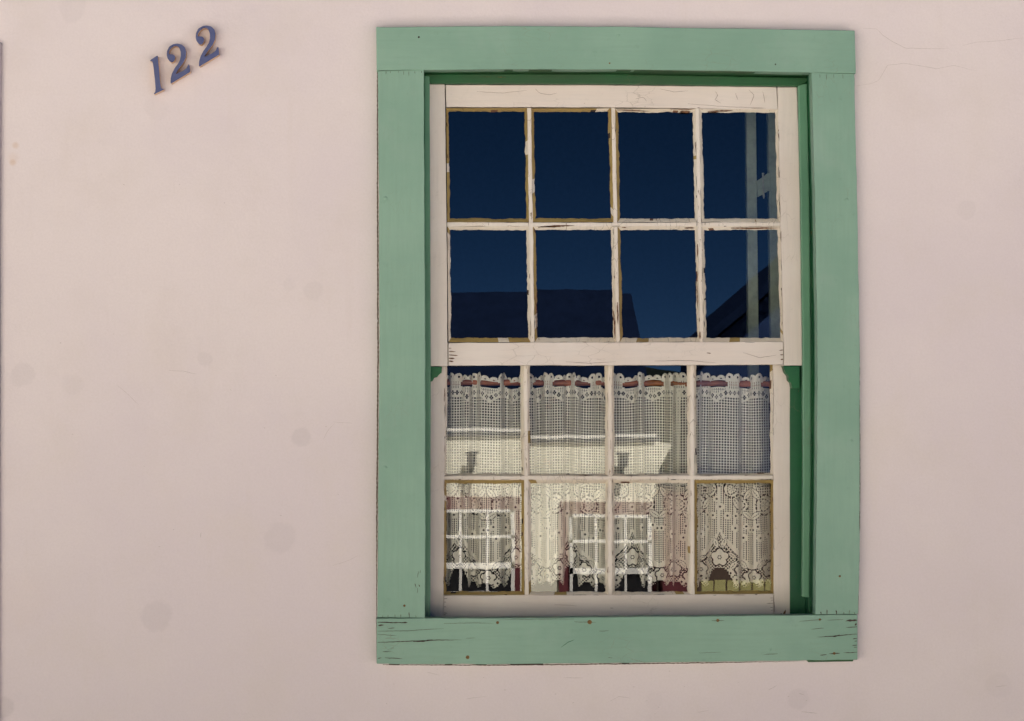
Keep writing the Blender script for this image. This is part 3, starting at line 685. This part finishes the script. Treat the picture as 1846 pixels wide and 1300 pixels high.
curtain(799, 1228, 29, 670.5, .170, 'wide ivory lace curtain hanging behind the three left columns of panes', (78, 11.5, .4), 3)
curtain(1212, 1389, 111, 670.5, .178, 'narrow ivory lace curtain hanging behind the rightmost column of panes', (90, 9.5, 2.0), 9, edge_back=26)

# inner shutter seen through the right hand panes
sh = thing('inner_shutter', 'grey green inner shutter with a latch behind the rightmost panes', 'shutter')
YH = .33
board('shutter_stile', [(1345, 170), (1350, 700)], [(1362.5, 170), (1369, 700)], YH, YH+.03, M['shutter'], sh, jit=.1)
board('shutter_stile', [(1384, 170), (1391, 700)], [(1420, 170), (1424, 700)], YH, YH+.03, M['shutter'], sh, jit=.1)
pts = [(1364.5, 326), (1374, 320), (1384, 312), (1389, 310), (1389, 344), (1384, 345), (1376, 350), (1366, 355)]
f = [P(*p, YH-.004) for p in pts]; n = len(f)
mk('latch_plate', f+[Vector((v.x, YH+.01, v.z)) for v in f], [tuple(range(n)), tuple(range(2*n-1, n-1, -1))]+[(i, (i+1) % n, n+(i+1) % n, n+i) for i in range(n)], M['shutter'], sh, bev=.001)
V, Fc = [], []
for k, (x, y, r) in enumerate([(1375.5, 312, 2.2), (1375.5, 319, 1.6), (1376, 330, 1.6), (1376, 345, 1.6), (1377, 354, 2.4), (1377, 358, 1.0)]):
    c = P(x, y, YH-.010)
    for j in range(8): an = j*math.pi/4; V.append((c.x+r*MPP*math.cos(an), c.y+r*MPP*math.sin(an), c.z))
for k in range(5):
    for j in range(8): Fc.append((k*8+j, k*8+(j+1) % 8, k*8+8+(j+1) % 8, k*8+8+j))
Fc += [tuple(range(8)), tuple(range(40, 48))]
mk('latch_bolt', V, Fc, M['metal'], sh)

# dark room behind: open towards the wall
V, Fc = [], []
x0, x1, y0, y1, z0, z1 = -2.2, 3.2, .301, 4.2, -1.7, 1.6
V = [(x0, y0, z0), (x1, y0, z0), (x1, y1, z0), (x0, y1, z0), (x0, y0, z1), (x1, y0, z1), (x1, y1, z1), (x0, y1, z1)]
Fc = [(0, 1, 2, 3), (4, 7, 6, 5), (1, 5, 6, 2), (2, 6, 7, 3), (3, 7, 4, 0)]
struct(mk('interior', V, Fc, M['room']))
# flat roof of our house
V, Fc = [], []; boxw(V, Fc, -7, 9, .302, 6, 1.62, 1.72)
struct(mk('roof', V, Fc, M['slate']))

# ------------------------------------------------------------------ across the street (mirrored in the panes)
LV = 16.7
def O(px, py, dy=0.0):                       # point across the street that the glass mirrors to px, py
    v = P(px, py, LV+dy); return Vector((v.x, 2*LG-v.y, v.z))
yo = O(900, 900).y
GZ = -3.45
def bx(name, px0, px1, py0, py1, d0, d1, mat, parent, zbot=None):
    a, b = O(px0, py0), O(px1, py1); V, Fc = [], []
    boxw(V, Fc, a.x, b.x, yo+d0, yo+d1, b.z if zbot is None else zbot, a.z); return mk(name, V, Fc, mat, parent)
ha = thing('white_house', 'low cream house with maroon window surrounds mirrored in the lower panes', 'house')
wl = bx('wall', -600, 1186, 799, 1200, -6, 0, M['white_wall'], ha, GZ-.3)
a, b = O(-600, 799), O(1190, 494)
V = [(a.x, yo-.05, a.z), (b.x, yo-.05, a.z), (b.x-.0, yo-3.2, b.z), (a.x, yo-3.2, b.z), (a.x, yo-6, a.z), (b.x, yo-6, a.z)]
V = [Vector(v) for v in V]
mk('roof', V, [(0, 1, 2, 3), (3, 2, 5, 4), (1, 5, 2), (0, 3, 4), (0, 4, 5, 1)], M['slate'], ha)
bx('gutter', -600, 1180, 785, 787.6, .0, .06, M['white_trim'], ha)
bx('roof_band', -600, 1190, 556, 578, -2.9, -2.6, M['ridge'], ha)
for (lx_, ly_) in ((1110, 818), (842, 828)):
    lt = bx('wall_lantern', lx_, lx_+16, ly_, ly_+22, .12, .2, M['slate'], ha)
    bx('lantern_cap', lx_-3, lx_+19, ly_-4, ly_, .1, .22, M['slate'], lt); bx('lantern_arm', lx_+4, lx_+10, ly_+22, ly_+34, .001, .14, M['slate'], lt)
pe = [O(1186, 799.5), O(1208, 799.5), O(1186, 845)]
mk('parapet_end', [Vector((p.x, yo-.002, p.z)) for p in pe]+[Vector((p.x, yo-.5, p.z)) for p in pe], [(0, 1, 2), (5, 4, 3), (0, 3, 4, 1), (1, 4, 5, 2), (2, 5, 3, 0)], M['white_wall'], ha)
def house_window(l, r, top):
    k = (r-l)/170.0
    f = bx('window', l, r, top, top+262, .0, .05, M['maroon'], ha)
    il, ir = l+18*k, r-10
    bx('pane', il, ir, top+22, top+240, .04, .062, M['dark_glass'], f)
    for (x0_, x1_, a_, b_) in [(il, il+6, 22, 240), (ir-7, ir, 22, 240), (il, ir, 22, 27), (il, ir, 68, 73), (il, ir, 118, 128), (il, ir, 170, 175), (il, ir, 234, 240)]:
        bx('glazing_bar', x0_, x1_, top+a_, top+b_, .061 if x0_ == il and x1_ == ir else .06, .09, M['white_trim'], f)
    for q in (1, 2):
        xx = il+(ir-il)*q/3; bx('glazing_bar', xx-2.5, xx+2.5, top+28, top+233, .059, .085, M['white_trim'], f)
house_window(1010, 1182, 903); house_window(762, 937, 903); house_window(480, 655, 903)
hc = thing('maroon_house', 'narrow maroon house end mirrored in the third column of lower panes', 'house')
bx('wall', 1187, 1246, 872, 1200, -3, .3, M['maroon'], hc, GZ-.3); bx('coping', 1184, 1249, 864, 872, -3.1, .34, M['slate'], hc)
hb = thing('blue_house', 'dark blue gabled house mirrored in the rightmost panes', 'house')
a = O(1228, 640); b = O(1700, 640); t_ = O(1464, 440); yb = yo-9
sc_ = (abs(yb)+D)/(abs(yo)+D)
def ob(px, py, yy): v = P(px, py, 2*LG-yy); return Vector((v.x, yy, v.z))
A_, B_, T_ = ob(1262, 636, yb), ob(1700, 636, yb), ob(1481, 446, yb)
V = [Vector((A_.x, yb, GZ-.3)), Vector((B_.x, yb, GZ-.3)), B_, T_, A_]; V += [Vector((v.x, yb-2.4, v.z)) for v in V]
mk('wall', V, [(0, 1, 2, 3, 4), (9, 8, 7, 6, 5), (0, 4, 9, 5), (1, 6, 7, 2)], M['blue_wall'], hb)
V = []
for (p, q) in ((ob(1247, 642, yb), ob(1481, 440, yb)), (ob(1481, 440, yb), ob(1715, 642, yb))):
    for yy in (yb+.3, yb-2.6):
        for v in (p, q): V += [Vector((v.x, yy, v.z+.02)), Vector((v.x, yy, v.z+.18))]
Fc = []
for o in (0, 8): Fc += [(o, o+2, o+3, o+1), (o+4, o+5, o+7, o+6), (o+1, o+3, o+7, o+5), (o, o+4, o+6, o+2), (o, o+1, o+5, o+4), (o+2, o+6, o+7, o+3)]
mk('roof', V, Fc, M['slate'], hb)
gw = thing('garden_wall', 'low dark brown garden wall mirrored above the olive fence', 'garden wall')
bx('wall_face', 1249, 1700, 872, 1200, -1.4, -1.2, plain('warm brown render', (.13, .085, .06), .95), gw, GZ-.3); bx('coping', 1249, 1700, 866, 872, -1.45, -1.15, M['slate'], gw)
fn = thing('board_fence', 'olive yellow board fence mirrored at the foot of the rightmost pane', 'fence')
Vf, Ff = [], []
a, b = O(1252, 1038), O(1520, 1038)
nb = 12
for k in range(nb):
    xa = a.x+(b.x-a.x)*k/nb; xb = a.x+(b.x-a.x)*(k+1)/nb-.016
    boxw(Vf, Ff, xa, xb, yo+.6, yo+.64, GZ-.2, a.z+.005*math.sin(k*1.7))
mk('boards', Vf, Ff, M['fence'], fn); bx('fence_rail', 1252, 1520, 1075, 1085, .56, .6, M['fence'], fn)

for (xa, xb, ht, mt, lab) in ((-3200, 420, 5.4, 'white_wall', 'unseen tall cream house added across the street to bounce sunlight'),
                              (4000, 6400, 3.2, 'fill_pink_wall', 'unseen tall pink house added across the street to bounce sunlight')):
    th = thing('fill_townhouse', lab, 'house', 'unseen houses added for bounce light'); a_, b_ = O(xa, 800).x, O(xb, 800).x  # out of view, added to bounce sunlight onto our wall and window
    V, Fc = [], []; boxw(V, Fc, a_, b_, yo-7, yo-.4, GZ-.3, GZ+ht+2); mk('wall', V, Fc, M[mt], th)  # wall of the added unseen house
    V, Fc = [], []; boxw(V, Fc, a_-.2, b_+.2, yo-7.2, yo-.15, GZ+ht+2.001, GZ+ht+2.25); mk('fill_cornice', V, Fc, M['white_trim'], th)
    nwin = int((b_-a_)//2.6)
    for fl in (1.0, 4.2):
        for k in range(nwin):
            xc = a_+(k+.5)*(b_-a_)/nwin; V, Fc = [], []; boxw(V, Fc, xc-.5, xc+.5, yo-.41, yo-.34, GZ+fl, GZ+fl+1.5); wn = mk('window', V, Fc, M['white_trim'], th)  # windows of the added unseen house
            V, Fc = [], []
            for i in (0, 1):
                for j in (0, 1): boxw(V, Fc, xc-.44+i*.45, xc-.01+i*.45, yo-.345, yo-.335, GZ+fl+.06+j*.7, GZ+fl+.72+j*.7)
            mk('pane', V, Fc, M['dark_glass'], wn)
V, Fc = [], []
for k in range(61):
    x = -150+k*5; zt = P(900, 652, 70).z+.35*math.sin(k*.9)+.25*math.sin(k*2.3)
    V += [(x, -70, GZ-2), (x, -70, zt), (x, -110, GZ-2)]
for k in range(60): o = 3*k; Fc += [(o, o+3, o+4, o+1), (o+1, o+4, o+5, o+2)]
struct(mk('hill', V, Fc, plain('far dark scrub', (.02, .026, .022), 1, scale=.3, spec=0)))
# street: level by our wall, falling to the other side
prof = [(6, -1.70), (0, -1.70), (-1.6, -1.72), (-1.605, -1.84), (-4, -1.95), (-12.5, -3.2), (-14.2, -3.36), (-14.3, -3.3), (-18, GZ), (-60, GZ-.5), (-600, GZ-2)]
for nm, i0, i1, mt in (('pavement', 0, 2, 'pave'), ('road', 2, 6, 'asphalt'), ('ground', 6, 10, 'pave')):
    V, Fc = [], []
    for (y, z) in prof[i0:i1+1]: V += [(-300, y, z), (300, y, z)]
    for i in range(i1-i0): Fc.append((2*i, 2*i+2, 2*i+3, 2*i+1))
    struct(mk(nm, V, Fc, M[mt]))
